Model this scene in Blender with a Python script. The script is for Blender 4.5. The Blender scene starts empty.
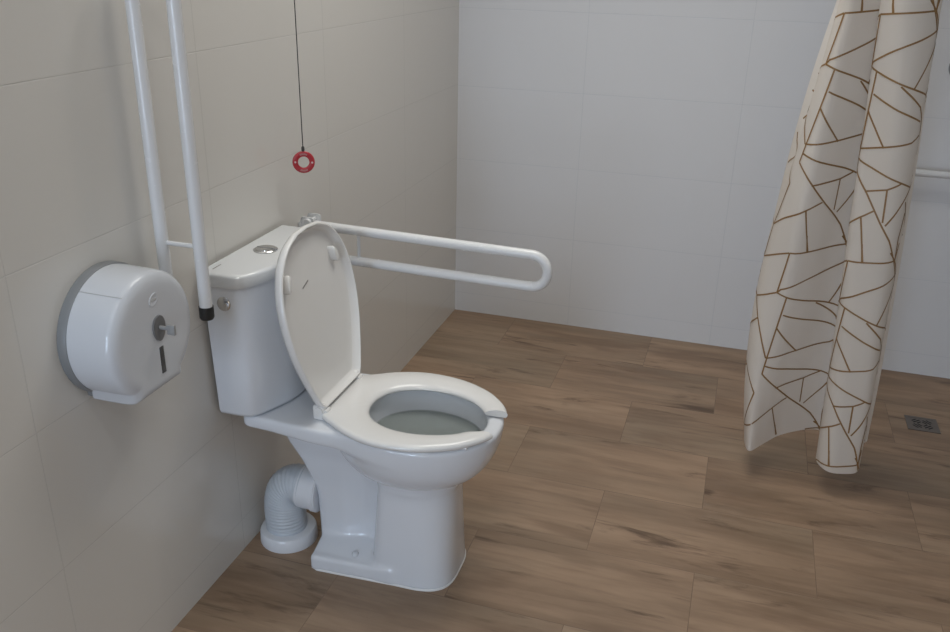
import bpy, bmesh, math, random
import numpy as np
from mathutils import Vector, Matrix
random.seed(4)
scene = bpy.context.scene
COL = scene.collection
YT = -1.685                      # toilet axis (world y)

# ------------------------------------------------------------------ materials
def srgb(r, g, b):
    f = lambda c: (c/12.92 if c <= .04045 else ((c+.055)/1.055)**2.4)
    return (f(r/255), f(g/255), f(b/255), 1)

def mat(name, col, rough=.4, metal=0, coat=0, trans=0, spec=.5, bump=0, bscale=60, vary=0):
    m = bpy.data.materials.new(name); m.use_nodes = True
    nt = m.node_tree; b = nt.nodes['Principled BSDF']
    b.inputs['Base Color'].default_value = (*col[:3], 1)
    b.inputs['Roughness'].default_value = rough
    b.inputs['Metallic'].default_value = metal
    b.inputs['Coat Weight'].default_value = coat
    b.inputs['Coat Roughness'].default_value = .06
    b.inputs['Specular IOR Level'].default_value = spec
    b.inputs['Transmission Weight'].default_value = trans
    tc = nt.nodes.new('ShaderNodeTexCoord')
    nz = nt.nodes.new('ShaderNodeTexNoise'); nz.inputs['Scale'].default_value = bscale
    nz.inputs['Detail'].default_value = 4
    nt.links.new(tc.outputs['Object'], nz.inputs['Vector'])
    if bump:
        bp = nt.nodes.new('ShaderNodeBump'); bp.inputs['Strength'].default_value = bump
        bp.inputs['Distance'].default_value = .002
        nt.links.new(nz.outputs['Fac'], bp.inputs['Height']); nt.links.new(bp.outputs['Normal'], b.inputs['Normal'])
    mr = nt.nodes.new('ShaderNodeMapRange')
    mr.inputs['To Min'].default_value = max(0, rough-.04-vary); mr.inputs['To Max'].default_value = rough+.04+vary
    nt.links.new(nz.outputs['Fac'], mr.inputs['Value']); nt.links.new(mr.outputs[0], b.inputs['Roughness'])
    return m

class NT:
    def __init__(s, m): s.m = m; s.nt = m.node_tree
    def n(s, t, **kw):
        x = s.nt.nodes.new(t)
        for k, v in kw.items(): setattr(x, k, v)
        return x
    def set(s, sock, v):
        if isinstance(v, bpy.types.NodeSocket): s.nt.links.new(v, sock)
        else: sock.default_value = v
    def math(s, op, a, b=None, c=None):
        x = s.n('ShaderNodeMath', operation=op)
        s.set(x.inputs[0], a)
        if b is not None: s.set(x.inputs[1], b)
        if c is not None: s.set(x.inputs[2], c)
        return x.outputs[0]
    def rng(s, v, a, b, c=0, d=1, smooth=True):
        x = s.n('ShaderNodeMapRange'); x.interpolation_type = 'SMOOTHSTEP' if smooth else 'LINEAR'
        s.set(x.inputs['Value'], v)
        for k, q in (('From Min', a), ('From Max', b), ('To Min', c), ('To Max', d)): x.inputs[k].default_value = q
        return x.outputs[0]
    def mix(s, f, a, b, mode='MIX'):
        x = s.n('ShaderNodeMix', data_type='RGBA', blend_type=mode)
        s.set(x.inputs['Factor'], f); s.set(x.inputs['A'], a); s.set(x.inputs['B'], b)
        return x.outputs['Result']

def wall_tile(name, col, grout, axis, off, zoff, rough):
    m = mat(name, col, rough); t = NT(m); b = t.nt.nodes['Principled BSDF']
    for l in list(b.inputs['Roughness'].links): t.nt.links.remove(l)
    b.inputs['Roughness'].default_value = rough
    sp = t.n('ShaderNodeSeparateXYZ'); tc = t.n('ShaderNodeTexCoord')
    t.nt.links.new(tc.outputs['Object'], sp.inputs[0])
    a = t.math('ADD', sp.outputs[axis], -off + 60.0*.1 * 10)       # keep positive
    z = t.math('ADD', sp.outputs['Z'], -zoff + 30)
    d1 = t.math('PINGPONG', a, .3); d2 = t.math('PINGPONG', z, .15)
    d = t.math('MINIMUM', d1, d2)
    f = t.rng(d, .0004, .0017)
    nz = t.n('ShaderNodeTexNoise'); nz.inputs['Scale'].default_value = 1.7; nz.inputs['Detail'].default_value = 3
    t.nt.links.new(tc.outputs['Object'], nz.inputs['Vector'])
    c2 = tuple(c*.965 for c in col[:3]) + (1,)
    base = t.mix(nz.outputs['Fac'], col, c2)
    t.set(b.inputs['Base Color'], t.mix(f, grout, base))
    bp = t.n('ShaderNodeBump'); bp.inputs['Strength'].default_value = .4; bp.inputs['Distance'].default_value = .001
    nz2 = t.n('ShaderNodeTexNoise'); nz2.inputs['Scale'].default_value = 5; nz2.inputs['Detail'].default_value = 2
    t.nt.links.new(tc.outputs['Object'], nz2.inputs['Vector'])
    h = t.math('MULTIPLY_ADD', nz2.outputs['Fac'], .25, f)
    t.nt.links.new(h, bp.inputs['Height']); t.nt.links.new(bp.outputs['Normal'], b.inputs['Normal'])
    return m

def floor_tile():
    m = mat('wood_look_floor_tile', (.3, .2, .15), .45); t = NT(m); b = t.nt.nodes['Principled BSDF']
    tc = t.n('ShaderNodeTexCoord')
    mp = t.n('ShaderNodeMapping'); mp.inputs['Location'].default_value = (-.285+59.5, 30, 0)
    t.nt.links.new(tc.outputs['Object'], mp.inputs['Vector'])
    br = t.n('ShaderNodeTexBrick'); br.offset = .515; br.offset_frequency = 2
    for k, v in (('Color1', (0, 0, 0, 1)), ('Color2', (1, 1, 1, 1)), ('Mortar', (0, 0, 0, 1)), ('Scale', 1.0),
                 ('Mortar Size', .0011), ('Mortar Smooth', .3), ('Bias', 0.0), ('Brick Width', .595), ('Row Height', .3)):
        br.inputs[k].default_value = v
    t.nt.links.new(mp.outputs[0], br.inputs['Vector'])
    rnd = t.n('ShaderNodeSeparateColor'); t.nt.links.new(br.outputs['Color'], rnd.inputs[0])
    w = t.math('MULTIPLY', rnd.outputs[0], 37.0)
    def grain(sx, sy, det, dist, woff, rough=.55):
        mm = t.n('ShaderNodeMapping'); mm.inputs['Scale'].default_value = (sx, sy, 1)
        t.nt.links.new(tc.outputs['Object'], mm.inputs['Vector'])
        nz = t.n('ShaderNodeTexNoise', noise_dimensions='4D')
        nz.inputs['Scale'].default_value = 1; nz.inputs['Detail'].default_value = det
        nz.inputs['Roughness'].default_value = rough; nz.inputs['Distortion'].default_value = dist
        t.nt.links.new(mm.outputs[0], nz.inputs['Vector'])
        t.set(nz.inputs['W'], t.math('ADD', w, woff))
        return nz.outputs['Fac']
    g1 = grain(1.7, 9, 5, .5, 0)
    g2 = grain(3.5, 45, 4, .3, 5)
    g3 = grain(2.4, 15, 5, .9, 11, .62)
    g4 = grain(1.1, 2.5, 3, .3, 19)
    col = t.mix(t.rng(g1, .32, .68), FL_A, FL_B)
    col = t.mix(t.rng(g4, .42, .70, 0, .45), col, FL_C)
    g5 = grain(1.5, 6.5, 4, .8, 29)
    col = t.mix(t.rng(g5, .52, .70, 0, .55), col, FL_D)
    col = t.mix(t.rng(g2, .40, .72, 0, .38), col, FL_D)
    col = t.mix(t.rng(g3, .55, .72, 0, .80), col, FL_E)
    tint = t.rng(rnd.outputs[0], 0, 1, .96, 1.04, False)
    cmb = t.n('ShaderNodeCombineColor')
    for i in range(3): t.nt.links.new(tint, cmb.inputs[i])
    col = t.mix(1.0, col, cmb.outputs[0], 'MULTIPLY')
    col = t.mix(t.math('MULTIPLY', br.outputs['Fac'], .40), col, FL_G)
    t.set(b.inputs['Base Color'], col)
    for l in list(b.inputs['Roughness'].links): t.nt.links.remove(l)
    t.set(b.inputs['Roughness'], t.rng(g1, .3, .7, .42, .55))
    bp = t.n('ShaderNodeBump'); bp.inputs['Strength'].default_value = .35; bp.inputs['Distance'].default_value = .001
    h = t.math('SUBTRACT', t.math('MULTIPLY', g2, .4), br.outputs['Fac'])
    t.nt.links.new(h, bp.inputs['Height']); t.nt.links.new(bp.outputs['Normal'], b.inputs['Normal'])
    return m

FL_A = srgb(135, 112, 91); FL_B = srgb(168, 141, 117); FL_C = srgb(148, 133, 113); FL_D = srgb(116, 92, 72); FL_E = srgb(81, 61, 46); FL_G = srgb(70, 56, 46)
M_FLOOR = floor_tile()
M_LEFT = wall_tile('cream_wall_tile', (.705, .683, .645, 1), (.645, .625, .59, 1), 'Y', -.59, .092, .16)
M_BACK = wall_tile('pale_wall_tile', (.70, .705, .725, 1), (.615, .63, .66, 1), 'X', .516, .087, .5)
M_BACK.node_tree.nodes['Principled BSDF'].inputs['Specular IOR Level'].default_value = .2
M_PLAIN = mat('plain_wall_paint', (.55, .53, .50), .7, bump=.05)
M_CEIL = mat('ceiling_paint', (.70, .69, .67), .8, bump=.05)
M_CER = mat('white_ceramic', (.73, .755, .80), .09, coat=.4)
M_LIDC = mat('cistern_lid_ceramic', (.70, .715, .73), .12, coat=.3)
M_SEAT = mat('white_seat_plastic', (.79, .78, .765), .2, coat=.15)
M_PLAS = mat('white_plastic', (.64, .665, .71), .22, coat=.1)
M_PIPE = mat('white_pipe_plastic', (.74, .76, .80), .3, coat=.1)
M_HOSE = mat('grey_white_flexible_plastic', (.54, .58, .63), .4, bump=.1)
M_STEEL = mat('white_powder_coated_steel', (.72, .725, .735), .26, coat=.2)
M_BLACK = mat('black_rubber', (.018, .018, .018), .5)
M_GREY = mat('grey_plastic', (.23, .24, .25), .4)
M_LOCK = mat('lock_grey_plastic', (.17, .17, .175), .35)
M_KEY = mat('key_plastic', (.30, .30, .30), .35)
M_DARK = mat('dark_smoked_plastic', (.06, .06, .06), .2)
M_CHROME = mat('chrome', (.62, .62, .62), .18, metal=1)
M_BRUSH = mat('brushed_steel', (.20, .175, .155), .38, metal=.7)
M_SLOT = mat('drain_slot_black', (.012, .012, .012), .6)
M_RED = mat('red_plastic', (.42, .022, .035), .3, coat=.2)
M_WPRINT = mat('white_print', (.7, .55, .55), .5)
M_PRINT = mat('pale_red_print', (.48, .24, .25), .5)
M_CORD = mat('dark_cord', (.05, .048, .045), .7)
M_SIL = mat('white_sealant', (.80, .80, .80), .35)
M_GOLD = mat('gold_brown_print', srgb(140, 106, 62), .5)
M_EMB = mat('embossed_plastic', (.50, .50, .50), .3)
M_MARK = mat('grey_mark', (.28, .27, .26), .5)

def fabric():
    m = bpy.data.materials.new('cream_curtain_fabric'); m.use_nodes = True
    t = NT(m); b = t.nt.nodes['Principled BSDF']
    b.inputs['Roughness'].default_value = .75; b.inputs['Specular IOR Level'].default_value = .2
    tc = t.n('ShaderNodeTexCoord'); nz = t.n('ShaderNodeTexNoise'); nz.inputs['Scale'].default_value = 9
    t.nt.links.new(tc.outputs['Object'], nz.inputs['Vector'])
    c = t.mix(nz.outputs['Fac'], (.86, .80, .735, 1), (.88, .82, .755, 1)); t.set(b.inputs['Base Color'], c)
    tr = t.n('ShaderNodeBsdfTranslucent'); tr.inputs['Color'].default_value = (.74, .69, .63, 1)
    mx = t.n('ShaderNodeMixShader'); mx.inputs[0].default_value = .40
    out = t.nt.nodes['Material Output']
    t.nt.links.new(b.outputs[0], mx.inputs[1]); t.nt.links.new(tr.outputs[0], mx.inputs[2]); t.nt.links.new(mx.outputs[0], out.inputs[0])
    return m
M_FAB = fabric()

def water():
    m = mat('water', (.62, .66, .64), .03, trans=.75); b = m.node_tree.nodes['Principled BSDF']; b.inputs['IOR'].default_value = 1.33
    return m
M_WATER = water()

# ------------------------------------------------------------------ object helpers
def base_of(o):
    p = Vector((0, 0, 0))
    while o is not None: p += o.location; o = o.parent
    return p

def obj(name, V, F, m, parent=None, smooth=True, loc=None, angle=40, fix=True):
    """one mesh object; V in world coordinates"""
    base = base_of(parent) if parent else Vector(loc if loc else (0, 0, 0))
    me = bpy.data.meshes.new(name)
    me.from_pydata([tuple(Vector(v)-base) for v in V], [], [tuple(f) for f in F])
    me.update()
    if fix:
        bm = bmesh.new(); bm.from_mesh(me); bmesh.ops.recalc_face_normals(bm, faces=bm.faces); bm.to_mesh(me); bm.free()
    ms = m if isinstance(m, (list, tuple)) else [m]
    for x in ms: me.materials.append(x)
    if smooth:
        me.polygons.foreach_set('use_smooth', [True]*len(me.polygons))
        if angle < 180: me.set_sharp_from_angle(angle=math.radians(angle))
    o = bpy.data.objects.new(name, me); COL.objects.link(o)
    if parent: o.parent = parent
    else: o.location = base
    return o

def thing(name, loc, label, cat, group=None):
    o = bpy.data.objects.new(name, None); COL.objects.link(o); o.location = loc; o.empty_display_size = .05
    return tag(o, label, cat, group)
def tag(o, label, cat, group=None):
    o['label'] = label; o['category'] = cat
    if group: o['group'] = group
    return o
def struct(o): o['kind'] = 'structure'; return o

class MB:
    def __init__(s): s.V = []; s.F = []
    def add(s, V, F):
        k = len(s.V); s.V += [tuple(v) for v in V]; s.F += [tuple(i+k for i in f) for f in F]; return s
    def box(s, lo, hi, bev=0.0, seg=2):
        bm = bmesh.new(); bmesh.ops.create_cube(bm, size=1)
        for v in bm.verts: v.co = Vector([lo[i]+(v.co[i]+.5)*(hi[i]-lo[i]) for i in range(3)])
        if bev: bmesh.ops.bevel(bm, geom=bm.edges[:], offset=bev, segments=seg, affect='EDGES', profile=.5)
        bm.verts.index_update(); s.add([v.co[:] for v in bm.verts], [[v.index for v in f.verts] for f in bm.faces]); bm.free(); return s
    def loft(s, rings, cap0=True, cap1=True, closed=True):
        n = len(rings[0]); V = [p for r in rings for p in r]; F = []
        for i in range(len(rings)-1):
            for j in range(n if closed else n-1):
                a, b = i*n+j, i*n+(j+1) % n; F.append((a, b, b+n, a+n))
        if cap0: F.append(tuple(range(n))[::-1])
        if cap1: F.append(tuple(range((len(rings)-1)*n, len(rings)*n)))
        return s.add(V, F)
    def tube(s, pts, r, n=20, cap=True):
        pts = [Vector(p) for p in pts]; rings = []; rr = r if isinstance(r, (list, tuple)) else [r]*len(pts)
        T = [(pts[min(i+1, len(pts)-1)]-pts[max(i-1, 0)]).normalized() for i in range(len(pts))]
        u = T[0].orthogonal().normalized()
        for i, p in enumerate(pts):
            u = (u - T[i]*u.dot(T[i])).normalized(); w = T[i].cross(u)
            rings.append([p+(u*math.cos(a)+w*math.sin(a))*rr[i] for a in [2*math.pi*k/n for k in range(n)]])
        return s.loft(rings, cap, cap)
    def lathe(s, c, axis, prof, n=40):
        """prof: list of (distance along axis, radius)"""
        c = Vector(c); ax = Vector(axis).normalized(); u = ax.orthogonal().normalized(); w = ax.cross(u)
        rings = [[c+ax*d+(u*math.cos(2*math.pi*k/n)+w*math.sin(2*math.pi*k/n))*max(r, 1e-5) for k in range(n)] for d, r in prof]
        return s.loft(rings)
    def build(s, name, m, parent=None, **kw): return obj(name, s.V, s.F, m, parent, **kw)

def catmull(P, n=8, closed=False):
    P = [np.array(p, float) for p in P]; out = []; N = len(P)
    rng = range(N) if closed else range(N-1)
    for i in rng:
        if closed: p0, p1, p2, p3 = P[(i-1) % N], P[i], P[(i+1) % N], P[(i+2) % N]
        else: p0, p1, p2, p3 = P[max(i-1, 0)], P[i], P[i+1], P[min(i+2, N-1)]
        for k in range(n):
            t = k/n
            out.append(.5*((2*p1)+(-p0+p2)*t+(2*p0-5*p1+4*p2-p3)*t*t+(-p0+3*p1-3*p2+p3)*t**3))
    if not closed: out.append(P[-1])
    return out

def chaikin(P, it=3):
    P = [np.array(p, float) for p in P]
    for _ in range(it):
        Q = []
        for i in range(len(P)):
            a, b = P[i], P[(i+1) % len(P)]; Q += [a*.75+b*.25, a*.25+b*.75]
        P = Q
    return P

def inset(poly, d):
    """offset a closed 2-D polygon (ccw) inward by d"""
    P = np.array(poly); N = len(P); out = []
    A = np.roll(P, 1, 0); B = np.roll(P, -1, 0)
    T = B-A; T /= np.linalg.norm(T, axis=1)[:, None]+1e-12
    nrm = np.stack([-T[:, 1], T[:, 0]], 1)
    area = .5*np.sum(P[:, 0]*np.roll(P[:, 1], -1)-np.roll(P[:, 0], -1)*P[:, 1])
    return P+nrm*d*(1 if area > 0 else -1)

# ------------------------------------------------------------------ room shell
XR, YF, ZC = 2.45, -7.2, 2.6
def quad(name, pts, m):
    return struct(obj(name, pts, [(0, 1, 2, 3)], m, smooth=False, fix=False))
def slab(name, lo, hi, m):
    return struct(MB().box(lo, hi).build(name, m, smooth=False))
slab('floor', (-.1, YF-.1, -.1), (XR+.1, .1, 0), M_FLOOR)
slab('wall_left', (-.1, YF, 0), (0, 0, ZC), M_LEFT)
slab('wall_back', (-.1, 0, 0), (XR+.1, .1, ZC), M_BACK)
slab('wall_right', (XR, YF, 0), (XR+.1, 0, ZC), M_PLAIN)
slab('wall_front', (-.1, YF-.1, 0), (XR+.1, YF, ZC), M_PLAIN)
slab('ceiling', (-.1, YF-.1, ZC), (XR+.1, .1, ZC+.1), M_CEIL)

# ------------------------------------------------------------------ toilet
toilet = thing('toilet', (.4, YT, 0), 'white ceramic toilet with its lid raised, standing on the wood-look floor', 'toilet')

def surface_nets(f, lo, hi, h):
    xs = [np.arange(lo[i], hi[i]+h, h) for i in range(3)]
    X, Y, Z = np.meshgrid(*xs, indexing='ij'); D = f(X, Y, Z); S = D < 0
    nx, ny, nz = D.shape
    cs = [(i, j, k) for i in (0, 1) for j in (0, 1) for k in (0, 1)]
    sub = lambda A, c: A[c[0]:nx-1+c[0], c[1]:ny-1+c[1], c[2]:nz-1+c[2]]
    cnt = sum(sub(S, c).astype(int) for c in cs); act = (cnt > 0) & (cnt < 8)
    idx = -np.ones(act.shape, int); idx[act] = np.arange(act.sum())
    acc = np.zeros((act.sum(), 3)); num = np.zeros(act.sum())
    for a in cs:
        for ax in range(3):
            if a[ax]: continue
            b = list(a); b[ax] = 1
            da, db = sub(D, a)[act], sub(D, b)[act]; cr = (da < 0) != (db < 0)
            t = np.where(cr, da/(da-db+1e-12), 0); p = np.tile(np.array(a, float), (len(t), 1)); p[:, ax] += t
            acc[cr] += p[cr]; num[cr] += 1
    I = np.argwhere(act); V = (I+acc/num[:, None])*h+np.array(lo)
    F = []
    for ax in range(3):
        o = [1, 1, 1]; u, v = (ax+1) % 3, (ax+2) % 3
        sl0 = [slice(1, -1)]*3; sl0[ax] = slice(0, -1); sl1 = list(sl0); sl1[ax] = slice(1, None)
        A, B = S[tuple(sl0)], S[tuple(sl1)]; E = np.argwhere(A != B)
        for e in E:
            c = e.copy(); c[u] += 1; c[v] += 1
            q = []
            for du, dv in ((-1, -1), (0, -1), (0, 0), (-1, 0)):
                g = c.copy(); g[u] += du; g[v] += dv; q.append(idx[tuple(g)])
            if min(q) < 0: continue
            F.append(q if A[tuple(e)] else q[::-1])
    return V, F

def smin(a, b, k):
    h = np.clip(.5+.5*(b-a)/k, 0, 1); return b*(1-h)+a*h-k*h*(1-h)
def smax(a, b, k): return -smin(-a, -b, k)
def sst(x, a, b): t = np.clip((x-a)/(b-a), 0, 1); return t*t*(3-2*t)
def sup(x, y, xc, af, ar, b, n):
    dx = np.abs(x-xc)/np.where(x > xc, af, ar); dy = np.abs(y)/b
    return ((dx**n+dy**n)**(1/n)-1)*np.minimum(np.minimum(af, ar), b)

def pan(X, Y, Z):
    # bowl
    t = np.clip((Z-.300)/(.447-.300), 0, 1); g = np.sqrt(np.clip(1-(1-t)**2.0, 0, 1))
    lo_t, hi_t = .572, .676
    af = (lo_t+(hi_t-lo_t)*g)-.455; b = .104+(.181-.104)*g; ar = .10+.115*g
    bowl = sup(X, Y, .455, af, ar, b, 2.15)
    bowl = smax(bowl, Z-.447, .012); bowl = smax(bowl, .272-Z, .01)
    # column
    cz = np.clip(Z/.29, 0, 1); fl = .0015*np.clip(1-Z/.05, 0, 1)**2
    col = sup(X, Y, .440, .1365-.0055*cz+fl, .081-.022*cz, .1135-.0105*cz+fl, np.where(X > .440, 2.5+1.0*(1-cz), 4.5))
    col = smax(col, Z-.32, .004)
    d = smin(bowl, col, .010)
    # trap web behind the column
    xb = np.interp(Z, [0, .03, .10, .165, .20, .27, .32, .36, .40, .44], [.198, .193, .190, .188, .182, .147, .112, .092, .085, .085])
    w = .046+.070*sst(Z, .335, .405)-.014*sst(X, .26, .33)
    web = smax(np.maximum(xb-X, X-.42), np.abs(Y)-w, .030); web = smax(web, Z-.42, .004)
    d = smin(d, web, .014)
    # low foot flange
    pl = np.abs(Y)-(.127-.048*(X-.21))
    pl = smax(smax(pl, .205-X, .012), X-.44, .02); zt = .044+.35*np.clip(.105-np.abs(Y), 0, .06)
    pl = smax(pl, Z-zt, .012)
    d = smin(d, pl, .012)
    # deck carrying the cistern and the hinges
    dw = .152+.010*sst(X, .05, .28)+.004*sst(X, .28, .4)
    deck = smax(np.maximum(.056-X, X-.45), np.abs(Y)-dw, .02)
    deck = smax(deck, np.maximum(Z-.447, .404+.008*sst(X, .30, .1)-Z), .012)
    d = smin(d, deck, .022)
    # bowl cavity
    tc = np.clip((Z-.285)/(.455-.285), 0, 1); gc = np.sqrt(np.clip(1-(1-tc)**2.4, 1e-4, 1))
    cav = sup(X, Y, .475, .02+.140*gc, .02+.120*gc, .02+.108*gc, 2.1)
    cav = smax(cav, .29-Z, .01)
    d = smax(d, -cav, .012)
    return np.maximum(d, .0015-Z)

V, F = surface_nets(pan, (.03, -.21, -.008), (.70, .21, .462), .0042)
V = V+np.array([0, YT, 0])
pan_o = obj('pan', V, F, M_CER, toilet, fix=False, angle=180)
sm = pan_o.modifiers.new('smooth', 'SMOOTH'); sm.factor = .5; sm.iterations = 5

# sealant bead round the foot
def foot_outline(off):
    P = []
    for k in range(49):
        a = -math.pi/2+math.pi*k/48; c, s = math.cos(a), math.sin(a); n = 2/3.45
        P.append((.440+(.136+off)*abs(c)**n, (.1142+off)*math.copysign(abs(s)**n, s)))
    P += [(.36, .118+off), (.225, .1245+off), (.210-off, .120), (.206-off, .11), (.206-off, -.11), (.210-off, -.120), (.225, -.1245-off), (.36, -.118-off)]
    return P
MB().loft([[(x, YT+y, z) for x, y in foot_outline(o)] for o, z in ((.003, 0.0), (.003, .003), (.001, .005), (-.004, .005))]).build('sealant_bead', M_SIL, toilet)
# floor screw caps on the flange
for s in (-1, 1):
    MB().lathe((.320, YT+s*.090, .042), (0, 0, 1), [(0, .009), (.010, .009), (.014, .006), (.015, .001)], 20).build('screw_cap', M_PLAS, toilet)
# water
wp = []
tcw = (.389-.285)/.170; gcw = math.sqrt(1-(1-tcw)**2.4)
for k in range(48):
    a = 2*math.pi*k/48; wp.append((.475+math.cos(a)*(.02+(.140 if math.cos(a) > 0 else .12)*gcw+.004), YT+math.sin(a)*(.02+.108*gcw+.004), .389))
MB().loft([[(x, y, .383) for x, y, z in wp], wp]).build('water', M_WATER, toilet)

# cistern (bow-fronted)
def dring(hw, xs, xf, z, xb=.012):
    h = [(xb, -hw), (xb+.02, -hw), (xs-.02, -hw), (xs+.004, -hw+.006), (xs+.020, -hw+.030), (xs+(xf-xs)*.62, -hw*.56), (xs+(xf-xs)*.95, -hw*.22)]
    pts = h+[(x, -y) for x, y in h[::-1]]
    # double the back corners to keep them tight
    pts = [(xb, -hw), (xb, -hw)]+pts[1:-1]+[(xb, hw), (xb, hw)]
    return [(x, YT+y, z) for x, y in chaikin(pts, 3)]
rings = []
for f, ins in ((0, .012), (.012, .004), (.04, 0), (.3, 0), (.6, 0), (1, 0)):
    z = .4478+f*(.797-.4478)
    rings.append(dring(.169+.017*f-ins, .094+.010*f-ins, .156+.008*f-ins, z, .012+ins*.3))
cistern = MB().loft(rings).build('cistern', M_CER, toilet)
lr = []
for z, ins in ((.795, .008), (.795, .001), (.798, 0), (.818, 0), (.8225, .0015), (.8255, .005), (.8265, .010)):
    lr.append(dring(.195-ins, .107-ins, .171-ins, z, .010+ins*.2))
clid = MB().loft(lr).build('cistern_lid', M_LIDC, toilet)
btn = MB().lathe((.074, YT-.008, .825), (0, 0, 1), [(0, .029), (.004, .029), (.006, .026), (.0055, .023), (.0075, .022), (.008, .002)]).build('flush_button', M_CHROME, clid)
MB().box((.052, YT-.009, .8320), (.096, YT-.0065, .8333)).build('button_split', M_GREY, btn, smooth=False)
MB().box((.030, YT-.168, .8263), (.032, YT-.135, .8274)).build('embossed_mark', M_MARK, clid, smooth=False)
MB().lathe((.062, YT-.1815, .752), (0, -1, 0), [(0, .017), (.004, .017), (.006, .014), (.0065, .001)], 28).build('inlet_cap', M_CHROME, cistern)

# seat (open front)
OUT = [(.678, .046), (.663, .078), (.640, .108), (.600, .143), (.530, .177), (.453, .189), (.390, .182), (.335, .160), (.290, .132), (.262, .114), (.247, .100)]
SH = .0
near = [(x, -y) for x, y in OUT[::-1]]; near[-1] = (.672, -.062)
outer = catmull(OUT, 8)+catmull(near, 8)
INN = [(.622, .043), (.604, .066), (.575, .088), (.530, .106), (.480, .113), (.430, .107), (.385, .086), (.358, .055), (.347, .025), (.345, .008), (.3445, .004)]
ninn = [(x, -y) for x, y in INN[::-1]]; ninn[-1] = (.624, -.060)
inner = catmull(INN, 8)+catmull(ninn, 8)
ZB, ZT = .4505, .468
secs = []
for o, i in zip(outer, inner):
    o = np.array(o); i = np.array(i); L = np.linalg.norm(i-o); e = (i-o)/L
    sec = []
    for d, z in ((.004, ZB), (.0, ZB+.004), (-.001, ZB+.010), (.003, ZT-.003), (.010, ZT), (L*.5, ZT+.0008), (L-.022, ZT-.001), (L-.010, ZT-.004), (L-.002, ZT-.009), (L, ZB+.004), (L-.004, ZB)):
        p = o+e*d; sec.append((p[0], YT-.004+p[1], z))
    secs.append(sec)
seat = MB().loft(secs).build('seat', M_SEAT, toilet, angle=55)
for x, y in ((.61, .112), (.61, -.118), (.36, .135), (.36, -.135)):
    MB().box((x-.018, YT+y-.008, .4465), (x+.018, YT+y+.008, .4515), .002).build('seat_buffer', M_SEAT, seat)

# raised lid
TILT = math.radians(10.5)
HP = Vector((.256, YT-.004, .475)); UP = Vector((-math.sin(TILT), 0, math.cos(TILT))); NR = Vector((math.cos(TILT), 0, math.sin(TILT)))
half = [(.098, -.002), (.112, .012), (.128, .045), (.150, .100), (.170, .165), (.180, .235), (.178, .295), (.166, .345), (.140, .392), (.100, .427), (.050, .447)]
half = [(a, b*.953) for a, b in half]; hp = catmull(half, 6); poly = [tuple(p) for p in hp]+[(0, .430)]+[(-p[0], p[1]) for p in hp[::-1]]
# points run right side up over the top and down the left side, straight bottom edge
nb = 12; bot = [(-.098+.196*k/nb, -.002) for k in range(1, nb)]
poly = poly+bot
def lidring(off, n):
    k = 1.0
    if off > .024: k = off-1; off = .020
    P = inset(poly, off); P = np.array([0, .215])+(P-np.array([0, .215]))*k; return [HP+UP*float(s)+Vector((0, 1, 0))*float(t)+NR*n for t, s in P]
prof = [(1.02, -.0195), (1.5, -.0195), (.020, -.0185), (.008, -.015), (.002, -.007), (0, 0), (.0006, .006), (.003, .0085), (.0055, .0085), (.0075, .006), (.010, .001), (.014, -.006), (.0185, -.0095), (.020, -.010), (1.8, -.0103), (1.5, -.0104), (1.02, -.0105)]
slid = MB().loft([lidring(*p) for p in prof]).build('seat_lid', M_SEAT, toilet, angle=50)
def onlid(t, s, n): return HP+UP*s+Vector((0, 1, 0))*t+NR*n
for t in (.115, -.125):
    rings = []
    for n, k in ((-.0105, 1.0), (.004, 1.0), (.007, .85), (.0078, .5)):
        rings.append([onlid(t+math.cos(a)*.0085*k+.006*math.sin(a)*(-1 if t > 0 else 1), .326+math.sin(a)*.021*k, n) for a in [2*math.pi*j/20 for j in range(20)]])
    MB().loft(rings).build('lid_buffer', M_SEAT, slid)
MB().add([onlid(-.050, 0.290, -.0102), onlid(-.020, 0.300, -.0102), onlid(-.020, 0.303, -.0102), onlid(-.050, 0.293, -.0102),
          onlid(-.050, 0.290, -.0092), onlid(-.020, 0.300, -.0092), onlid(-.020, 0.303, -.0092), onlid(-.050, 0.293, -.0092)],
         [(0, 1, 2, 3), (4, 5, 6, 7), (0, 1, 5, 4), (1, 2, 6, 5), (2, 3, 7, 6), (3, 0, 4, 7)]).build('embossed_mark', M_MARK, slid, smooth=False)
# hinges
for s in (-1, 1):
    hb = MB().box((.232, YT-.004+s*.100-.011, .4465), (.262, YT-.004+s*.100+.011, .486), .006, 3)
    hb.lathe((.250, YT-.004+s*.100-.014, .473), (0, 1, 0), [(0, .010), (.028, .010)], 20)
    hb.build('hinge', M_SEAT, toilet)
    MB().lathe((.262, YT-.004+s*.094-.010, .467), (0, 1, 0), [(0, .0075), (.02, .0075)], 20).build('hinge_knuckle', M_SEAT, seat)

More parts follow.
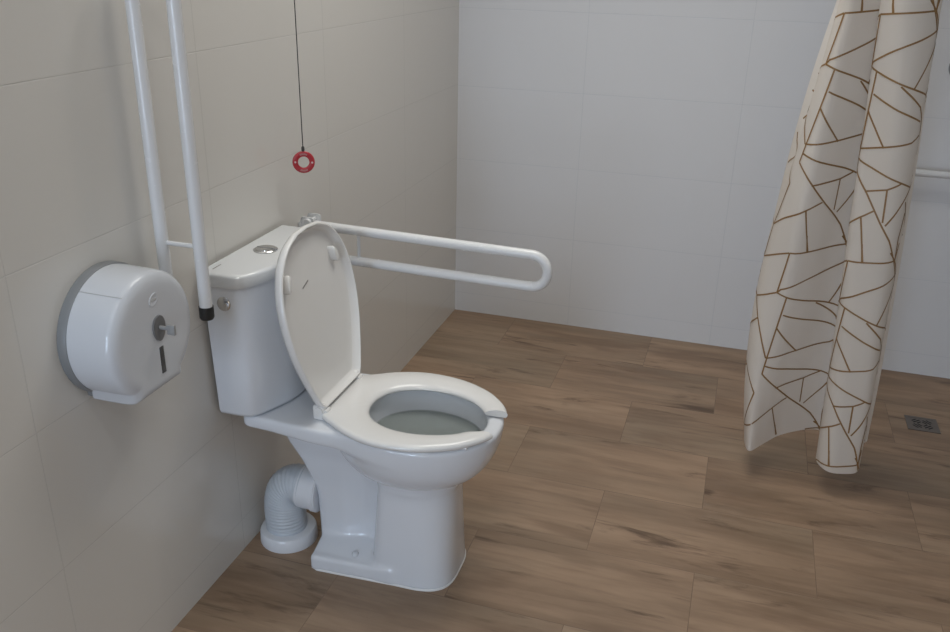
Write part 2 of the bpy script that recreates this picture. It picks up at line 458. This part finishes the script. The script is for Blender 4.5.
# ------------------------------------------------------------------ waste connector
wp_t = thing('waste_connector', (.090, -1.70, 0), 'white waste pipe elbow with a ribbed grey-white hose on a floor collar behind the toilet', 'pipe')
c0 = Vector((.088, -1.705, 0))
MB().lathe(c0, (0, 0, 1), [(0, .077), (.002, .0775), (.030, .0765), (.036, .073), (.038, .067), (.038, .05)]).build('floor_collar', M_PIPE, wp_t)
ctrl = [(.084, -1.705, .032), (.082, -1.705, .070), (.081, -1.703, .105), (.084, -1.700, .135), (.096, -1.697, .158), (.116, -1.694, .168), (.145, -1.691, .166)]
path = catmull(ctrl, 16); rr = [.0545+.0014*math.sin(k*2*math.pi/4.0) for k in range(len(path))]
MB().tube(path, rr, 36).build('flexible_hose', M_HOSE, wp_t, angle=180)
MB().lathe((.132, -1.690, .165), (1, 0, -.02), [(0, .052), (.0, .057), (.012, .058), (.040, .058), (.042, .061), (.054, .061), (.056, .057), (.0575, .056), (.0575, .045)]).build('pan_connector', M_PIPE, wp_t)

# ------------------------------------------------------------------ folding grab rails
def rail(y, hz, raised, label):
    r = thing('grab_rail', (0, y, hz), label, 'grab rail', 'white folding grab rails on the left wall')
    hx = .034
    def T(dx, dy, dz):
        if raised: return (hx-dz, y+dy, hz+dx)
        return (hx+dx, y+dy, hz+dz-.018*dx)
    MB().box((0.0005, y-.026, hz-.115), (.008, y+.026, hz+.012), .003).build('wall_plate', M_STEEL, r)
    ears = MB()
    for s in (-1, 1):
        ears.box((.007, y+s*.020-.004, hz-.045), (.047, y+s*.020+.004, hz+.026), .007)
    ears.box((.006, y-.022, hz-.045), (.012, y+.022, hz+.012), .002)
    ears.build('hinge_bracket', M_STEEL, r)
    MB().lathe((.030, y-.030, hz+.014), (0, 1, 0), [(0, .008), (.003, .0105), (.007, .0105), (.007, .005), (.053, .005), (.053, .0105), (.057, .0105), (.060, .008)], 18).build('hinge_pin', M_STEEL, r)
    for yy, zz in ((-.013, -.085), (.013, -.085), (-.013, -.103), (.013, -.103)):
        MB().lathe((.007, y+yy, hz+zz), (1, 0, 0), [(0, .007), (.005, .007), (.008, .004), (.0085, .001)], 16).build('wall_bolt', M_STEEL, r)
    R, L, g = .0440, .622, .088
    pts = [T(-.004, 0, 0)]+[T(L*k/12, 0, 0) for k in range(1, 13)]
    pts += [T(L+R*math.sin(a), 0, -R+R*math.cos(a)) for a in [math.pi*k/20 for k in range(1, 20)]]
    pts += [T(L-(L+.0)*k/12, 0, -g) for k in range(0, 13)]
    MB().tube(pts, .0132, 24).build('rail_tube', M_STEEL, r)
    e0, e1 = Vector(T(.006, 0, -g)), Vector(T(-.022, 0, -g)); d = (e1-e0)
    MB().lathe(e0, d, [(0, .0132), (0, .0152), (d.length*.85, .0152), (d.length, .0130), (d.length, .001)], 24).build('end_cap', M_BLACK, r)
    MB().tube([T(.135, 0, -.004), T(.135, 0, -g+.004)], .0048, 14).build('strut', M_STEEL, r)
    if not raised:
        MB().tube([T(.050, 0, -.010), T(.058, 0, -.024), T(.066, 0, -.038)], [.009, .010, .007], 14).build('stop_bumper', M_BLACK, r)
    return r
rail(-1.367, .792, False, 'white folding grab rail lowered to horizontal, reaching out past the far side of the cistern')
rail(-2.022, .808, True, 'white folding grab rail raised upright, between the paper dispenser and the cistern')

# ------------------------------------------------------------------ paper dispenser
DY, DZ = -2.180, .815
disp = thing('paper_dispenser', (0, DY, DZ), 'round white jumbo toilet paper dispenser with a grey back rim, fixed to the left wall', 'dispenser')
def dring2(x, r, cw, cb, sh=0.0):
    """circle of radius r with a square-cornered mouth (half width cw, bottom cb) below"""
    pts = []
    a0 = math.asin(min(.98, cw/r))
    for k in range(61):
        a = -math.pi/2+a0+(2*math.pi-2*a0)*k/60
        pts.append((r*math.cos(a), r*math.sin(a)))
    pts.append((-cw+.0005, -cb+.004)); pts.append((-cw+.004, -cb))
    for k in range(1, 8): pts.append((-cw+2*cw*k/8, -cb))
    pts.append((cw-.004, -cb)); pts.append((cw-.0005, -cb+.004))
    return [(x, DY+p, DZ+q+sh) for p, q in pts]
MB().loft([dring2(0.0005, .129, .074, .117), dring2(.016, .129, .074, .117), dring2(.019, .127, .074, .116), dring2(.019, .10, .05, .1)]).build('back_plate', M_GREY, disp)
cv = []
for x, r, cw, cb in ((.017, .110, .06, .100), (.017, .126, .080, .118), (.045, .1255, .080, .118), (.085, .1248, .079, .118), (.099, .124, .077, .1175), (.105, .1225, .074, .1165), (.1095, .119, .070, .114), (.113, .1135, .065, .110), (.1152, .107, .060, .105), (.1162, .099, .056, .098), (.1166, .085, .05, .084), (.1168, .03, .02, .03)):
    cv.append(dring2(x, r, cw, cb))
cover = MB().loft(cv).build('cover', M_PLAS, disp, angle=60)
FX = .1168
MB().tube([(.02+.090*k/10, DY-(.1262-.0018*k/10)*math.cos(.95), DZ+(.1262-.0018*k/10)*math.sin(.95)) for k in range(11)], .0006, 8).build('cover_seam', M_EMB, cover)
lk = MB()
for sc in (1,):
    rings = []
    for x, k in ((FX-.002, 1), (FX+.003, 1), (FX+.004, .85), (FX+.002, .55), (FX+.002, .02)):
        ring = []
        for j in range(32):
            a = 2*math.pi*j/32; ry = .018; rz = .026
            p = math.cos(a)*ry*k*(1+.12*math.sin(a)); q = math.sin(a)*rz*k
            ring.append((x, DY+.008+p, DZ+.011+q))
        rings.append(ring)
    lk.loft(rings)
lock = lk.build('lock', M_LOCK, cover, angle=50)
kb = MB().lathe((FX+.001, DY+.010, DZ+.012), (1, 0, 0), [(0, .004), (.022, .004)], 14)
kb.box((FX+.018, DY+.0065, DZ+.000), (FX+.036, DY+.013, DZ+.021), .002)
kb.build('key', M_KEY, disp)
MB().box((FX-.003, DY+.0025, DZ-.084), (FX+.0012, DY+.0145, DZ-.028), .001).build('level_window', M_DARK, cover)
em = MB()
rings = []
for x, k in ((FX-.003, 1.0), (FX+.0006, 1.0), (FX+.0010, .90), (FX+.0006, .82), (FX+.0004, .05)):
    rings.append([(x, DY+.004+math.cos(a)*.014*k, DZ+.071+math.sin(a)*.012*k+.25*math.cos(a)*.014*k) for a in [2*math.pi*j/28 for j in range(28)]])
em.loft(rings); emb = em.build('embossed_emblem', M_PLAS, cover, angle=40)
MB().box((FX+.0002, DY-.004, DZ+.0685), (FX+.0010, DY+.011, DZ+.0735), .0005).build('emblem_bar', M_EMB, cover)
for yy in (-.03,):
    MB().box((.030, DY-.071, DZ-.1175), (.036, DY-.064, DZ-.1145)).build('tear_notch', M_GREY, cover, smooth=False)

# ------------------------------------------------------------------ emergency pull cord
PX, PY = .060, -1.452
pc = thing('emergency_pull_cord', (PX, PY, .98), 'thin dark emergency pull cord with a red ring, hanging above the cistern', 'pull cord')
MB().tube([(PX-.003, PY, ZC-.03), (PX-.002, PY, 1.8), (PX-.0005, PY, 1.3), (PX, PY, 1.027)], .0014, 8).build('cord', M_CORD, pc)
MB().lathe((PX, PY, 1.030), (0, 0, -1), [(0, .0015), (.004, .004), (.012, .0042), (.016, .002), (.021, .0018)], 12).build('cord_knot', M_CORD, pc)
MB().lathe((PX-.003, PY, ZC-.0005), (0, 0, -1), [(0, .04), (.006, .04), (.03, .018), (.032, .003)], 24).build('ceiling_boss', M_PLAS, pc)
rn = Vector((math.sin(.55), -math.cos(.55), .0)).normalized(); ru = Vector((0, 0, 1)); rs = rn.cross(ru)
rc = Vector((PX, PY, .988)); rings = []
for k in range(48):
    a = 2*math.pi*k/48; e = rs*math.cos(a)+ru*math.sin(a); ring = []
    for j in range(14):
        b = 2*math.pi*j/14
        c, s = math.cos(b), math.sin(b)
        ring.append(rc+e*(.0215+.0072*math.copysign(abs(c)**.7, c))+rn*(.0042*math.copysign(abs(s)**.7, s)))
    rings.append(ring)
rings.append(rings[0])
pull = MB().loft(rings, False, False).build('pull_ring', M_RED, pc)
for a in (math.radians(3), math.radians(183)):
    e = rs*math.cos(a)+ru*math.sin(a)
    MB().lathe(rc+e*.0215+rn*.0036, rn, [(0, .0026), (.0010, .0026), (.0013, .0005)], 12).build('ring_stud', M_WPRINT, pull)

for top in (1, -1):
    pm = MB()
    for k in range(7):
        a = top*math.pi/2+(k-3)*.13; e = rs*math.cos(a)+ru*math.sin(a); tdir = -rs*math.sin(a)+ru*math.cos(a)
        c = rc+e*.0215+rn*.0038; q = []
        for n in (0, .0012):
            for x, y in ((-.0011, -.0022), (.0011, -.0022), (.0011, .0022), (-.0011, .0022)): q.append(c+tdir*x+e*y+rn*n)
        pm.add(q, [(0, 1, 2, 3), (4, 5, 6, 7), (0, 1, 5, 4), (1, 2, 6, 5), (2, 3, 7, 6), (3, 0, 4, 7)])
    pm.build('ring_print', M_PRINT, pull, smooth=False)

# ------------------------------------------------------------------ shower curtain
CB = [(1.265, -.86), (1.266, -.93), (1.285, -.985), (1.325, -.935), (1.376, -.865), (1.44, -.815), (1.495, -.80), (1.515, -.835), (1.490, -.91), (1.480, -.965), (1.505, -1.0), (1.54, -1.012), (1.58, -1.0), (1.602, -.97), (1.606, -.92), (1.60, -.85), (1.64, -.80)]
CM = [(1.254, -.86), (1.258, -.90), (1.272, -.95), (1.315, -.985), (1.365, -.955), (1.415, -.91), (1.455, -.88), (1.475, -.87), (1.455, -.92), (1.446, -.97), (1.475, -1.0), (1.51, -1.010), (1.55, -1.0), (1.576, -.97), (1.582, -.92), (1.575, -.86), (1.61, -.82)]
CT = [(1.322, -.87), (1.389, -.92), (1.322, -.965), (1.345, -.99), (1.385, -.975), (1.42, -.95), (1.44, -.92), (1.448, -.90), (1.432, -.93), (1.416, -.97), (1.435, -1.0), (1.475, -1.01), (1.52, -1.0), (1.552, -.97), (1.555, -.93), (1.545, -.88), (1.57, -.84)]
CB, CM, CT = (np.array(c) for c in (CB, CM, CT))
def plan(z):
    zz = min(z, 1.4); a, b, c = .1, .85, 1.4
    la = (zz-b)*(zz-c)/((a-b)*(a-c)); lb = (zz-a)*(zz-c)/((b-a)*(b-c)); lc = (zz-a)*(zz-b)/((c-a)*(c-b))
    return CB*la+CM*lb+CT*lc
def cr(P, s):
    i = int(np.clip(math.floor(s), 0, len(P)-2)); t = s-i
    p0, p1, p2, p3 = P[max(i-1, 0)], P[i], P[i+1], P[min(i+2, len(P)-1)]
    return .5*((2*p1)+(-p0+p2)*t+(2*p0-5*p1+4*p2-p3)*t*t+(-p0+3*p1-3*p2+p3)*t**3)
def cpt(s, z):
    p = cr(plan(z), s)
    w = .004*math.sin(s*2.3+z*3.1)+.003*math.sin(z*9+s*1.1)
    return np.array([p[0]+w*.3, p[1]+w, z])
S1 = 16.0
def hem(s): return .098-.014*math.exp(-((s-11.5)/2.5)**2)+.010*math.exp(-((s-5)/2.0)**2)
CTOP = 2.0
ns, nz_ = 128, 90
V = []; F = []
for i in range(ns+1):
    s = S1*i/ns; h = hem(s)
    for j in range(nz_+1):
        V.append(cpt(s, h+(CTOP-h)*j/nz_))
for i in range(ns):
    for j in range(nz_):
        a = i*(nz_+1)+j; F.append((a, a+nz_+1, a+nz_+2, a+1))
nf = len(F)
MOTIF = [[(0.0, 1.252), (0.043, 1.264), (0.42, 1.298), (1.041, 1.349)], [(1.041, 1.349), (0.888, 1.391), (0.76, 1.416)], [(0.939, 1.439), (0.888, 1.391)], [(0.888, 1.391), (0.08, 1.378)], [(0.314, 1.381), (0.272, 1.432)], [(0.08, 1.378), (0.056, 1.336), (0.0, 1.252)], [(0.0, 1.252), (0.725, 1.206), (0.974, 1.191), (1.16, 1.166)], [(1.082, 1.333), (0.725, 1.206)], [(1.041, 1.349), (1.168, 1.256), (1.3, 1.22)], [(0.974, 1.191), (1.178, 1.234), (1.3, 1.22), (1.62, 1.252)], [(0.551, 1.212), (0.888, 1.161), (0.973, 1.132), (1.023, 1.09), (1.14, 1.037), (1.3, 1.0)], [(0.144, 1.243), (0.072, 1.143), (-0.036, 0.993)], [(0.135, 1.186), (0.554, 1.153), (0.947, 1.124)], [(0.072, 1.143), (0.411, 1.055)], [(-0.015, 1.044), (0.428, 1.058), (0.83, 1.072), (0.991, 1.089)], [(1.034, 1.077), (1.151, 1.106), (1.4, 1.16), (1.3, 1.22)], [(1.4, 1.16), (1.61, 1.044)], [(-0.025, 1.019), (0.998, 0.952)], [(0.998, 0.952), (1.133, 0.98), (1.3, 1.0), (1.5, .93)], [(0.998, 0.952), (0.6, 0.852)], [(-0.036, 0.993), (0.21, 0.937), (0.699, 0.812), (0.931, 0.728), (1.078, 0.676), (1.25, .65)], [(0.194, 0.937), (0.554, 0.949), (0.774, 0.968)], [(0.554, 0.949), (0.555, 0.86)], [(0.382, 0.888), (0.174, 0.866), (-0.097, 0.831)], [(0.19, 0.866), (0.254, 0.806), (0.327, 0.742)], [(0.916, 0.915), (1.095, 0.818), (1.3, .80), (1.53, .831)], [(0.954, 0.884), (0.885, 0.815), (0.888, 0.753)], [(1.3, .80), (1.25, .70), (1.70, .740)], [(1.5, .93), (1.3, .80)], [(1.041, .711), (1.25, .70)]]
PER, PU = .638, 1.625
for ku in (-2, -1, 0):
    for kz in range(-2, 3):
        for L in MOTIF:
            P = [(9+4*(u+ku*PU), z+kz*PER) for u, z in L]
            dense = []
            for (s0, z0), (s1, z1) in zip(P[:-1], P[1:]):
                n = max(2, int(math.hypot((s1-s0)*.035, z1-z0)/.010))
                dense += [(s0+(s1-s0)*k/n, z0+(z1-z0)*k/n) for k in range(n)]
            dense.append(P[-1])
            run = []
            def flush(run):
                if len(run) < 2: return
                C = [cpt(*q) for q in run]; k0 = len(V)
                for i, q in enumerate(run):
                    e = .01
                    ds = cpt(min(q[0]+e, S1), q[1])-cpt(max(q[0]-e, 0), q[1]); dz = cpt(q[0], q[1]+.002)-cpt(q[0], q[1]-.002)
                    N = np.cross(ds, dz); N /= np.linalg.norm(N)+1e-12
                    T = C[min(i+1, len(C)-1)]-C[max(i-1, 0)]; T /= np.linalg.norm(T)+1e-12
                    side = np.cross(N, T)
                    V.append(C[i]+N*.0011+side*.0023); V.append(C[i]+N*.0011-side*.0023)
                for i in range(len(run)-1):
                    a = k0+2*i; F.append((a, a+1, a+3, a+2))
            for q in dense:
                if .35 <= q[0] <= S1-.6 and hem(q[0])+.003 <= q[1] <= CTOP-.01: run.append(q)
                else: flush(run); run = []
            flush(run)
cur = obj('shower_curtain', V, F, [M_FAB, M_GOLD], None, fix=False, loc=(1.42, -.91, 0), angle=180)
tag(cur, 'cream shower curtain printed with a brown-gold broken-line pattern, hanging bunched over the floor', 'curtain')
mi = np.zeros(len(F), int); mi[nf:] = 1
cur.data.polygons.foreach_set('material_index', mi.tolist())

# shower grab bar on the back wall, behind the curtain
sb = thing('shower_grab_rail', (2.0, -.05, .80), 'white horizontal shower grab bar on the back wall, behind the right edge of the curtain', 'grab bar')
MB().tube([(1.62, -.001, .80), (1.62, -.035, .80), (1.628, -.048, .80), (1.645, -.052, .80)]+[(1.645+.73*k/8, -.052, .80) for k in range(1, 9)]+[(2.39, -.048, .80), (2.40, -.035, .80), (2.40, -.001, .80)], .0125, 18).build('bar', M_STEEL, sb)
for x in (1.62, 2.40):
    MB().lathe((x, 0.0, .80), (0, -1, 0), [(0, .034), (.005, .034), (.010, .028), (.011, .012)], 28).build('flange', M_STEEL, sb)
# shower valve
sv = thing('shower_valve', (1.83, 0, 1.165), 'grey round shower valve on the back wall at the right edge of the photo', 'valve')
MB().lathe((1.83, 0.0, 1.165), (0, -1, 0), [(0, .050), (.006, .050), (.010, .044), (.012, .03), (.012, .024), (.05, .022), (.055, .018), (.056, .001)]).build('valve_body', M_GREY, sv)
MB().tube([(1.83, -.045, 1.165), (1.83, -.055, 1.20), (1.83, -.075, 1.235)], [.007, .007, .005], 14).build('lever', M_GREY, sv)

# ------------------------------------------------------------------ floor drain
DX, DYY = 1.871, -.43
dr = thing('floor_drain', (DX, DYY, 0), 'small square metal floor drain with slotted grate, behind the curtain', 'drain')
fr = MB(); o, i = .052, .040
ringo = [(-o, -o), (o, -o), (o, o), (-o, o)]; ringi = [(-i, -i), (i, -i), (i, i), (-i, i)]
fr.loft([[(DX+x, DYY+y, .0003) for x, y in ringo], [(DX+x, DYY+y, .0022) for x, y in ringo], [(DX+x, DYY+y, .0022) for x, y in ringi], [(DX+x, DYY+y, .0003) for x, y in ringi]], False, False)
fr.build('drain_frame', M_BRUSH, dr, smooth=False)
gr = MB().box((DX-i, DYY-i, .0003), (DX+i, DYY+i, .0016)).build('drain_grate', M_BRUSH, dr, smooth=False)
for q in range(4):
    a = q*math.pi/2+math.pi/4; c, s = math.cos(a), math.sin(a)
    for d, hl in ((.013, .009), (.0235, .016), (.034, .011)):
        w = .0026
        P = [(d-w, -hl), (d+w, -hl), (d+w, hl), (d-w, hl)]
        V2 = [(DX+c*x-s*y, DYY+s*x+c*y, z) for z in (.0014, .0019) for x, y in P]
        MB().add(V2, [(0, 1, 2, 3), (4, 5, 6, 7), (0, 1, 5, 4), (1, 2, 6, 5), (2, 3, 7, 6), (3, 0, 4, 7)]).build('slot', M_SLOT, gr, smooth=False)

# ------------------------------------------------------------------ lights
def area(name, loc, target, sx, sy, power, col, shape='RECTANGLE', spread=180):
    l = bpy.data.lights.new(name, 'AREA'); l.shape = shape; l.size = sx
    if shape in ('RECTANGLE', 'ELLIPSE'): l.size_y = sy
    l.energy = power; l.color = col; l.spread = math.radians(spread)
    o = bpy.data.objects.new(name, l); COL.objects.link(o); o.location = loc
    o.rotation_euler = (Vector(target)-Vector(loc)).to_track_quat('-Z', 'Y').to_euler(); return o
LIGHTS = [
 ('doorway_daylight_and_fill', (.45, YF+.03, 1.05), (.45, 0, 1.05), .9, 2.0, 50, (.61, .77, 1.0), 180),
 ('doorway_daylight_and_fill', (1.7, YF+.03, 1.05), (1.7, 0, 1.05), 1.0, 2.0, 7, (1.0, .87, .66), 180),  # warm fill added at the front wall, no second doorway known
 ('added_ceiling_fill', (.7, -1.25, ZC-.015), (.7, -1.25, 0), 1.0, 1.0, 8.2, (1.0, .985, .92), 125),  # added soft fill evening out the walls, not a known ceiling fixture
 ('added_ceiling_fill', (.8, -4.0, ZC-.015), (.8, -4.0, 0), .6, .6, 7, (.80, .92, 1.0), 150),  # cool fill added overhead behind the camera, no such panel known
 ('added_ceiling_fill', (.45, -2.3, ZC-.015), (.45, -2.3, 0), .6, .6, 1.3, (1.0, .98, .93), 180),  # weak added fill to lift the floor beside the left wall
 ('ceiling_downlight', (.62, -3.1, ZC-.03), (.62, -3.1, 0), .06, .06, 1.5, (1.0, .95, .9), 180),
 ('ceiling_downlight', (.74, -3.1, ZC-.03), (.74, -3.1, 0), .06, .06, 1.5, (1.0, .95, .9), 180),
 ('ceiling_downlight', (.95, -1.0, ZC-.03), (.95, -1.0, 0), .06, .06, 2.0, (1.0, .95, .9), 180),
]
for L in LIGHTS: area(L[0], L[1], L[2], L[3], L[4], L[5], L[6], spread=L[7])
w = bpy.data.worlds.new('world'); scene.world = w; w.use_nodes = True
w.node_tree.nodes['Background'].inputs[0].default_value = (.5, .55, .6, 1); w.node_tree.nodes['Background'].inputs[1].default_value = .3

# ------------------------------------------------------------------ camera
f, p, r, yaw = 874.716, .401398, .0233849, .292625
fw = Vector((-math.sin(yaw)*math.cos(p), math.cos(yaw)*math.cos(p), -math.sin(p)))
rt = Vector((math.cos(yaw), math.sin(yaw), 0)); up = rt.cross(fw)
rt2 = rt*math.cos(r)+up*math.sin(r); up2 = up*math.cos(r)-rt*math.sin(r)
cam = bpy.data.cameras.new('camera'); cam.sensor_width = 36; cam.lens = 36*f/950; cam.clip_start = .01
co = bpy.data.objects.new('camera', cam); COL.objects.link(co)
mw = Matrix((rt2, up2, -fw)).transposed().to_4x4(); mw.translation = Vector((1.13738, -3.46029, 1.515)); co.matrix_world = mw
scene.camera = co
vs = scene.view_settings; vs.view_transform = 'Standard'; vs.look = 'None'; vs.exposure = .22; vs.gamma = 1; vs.use_curve_mapping = False
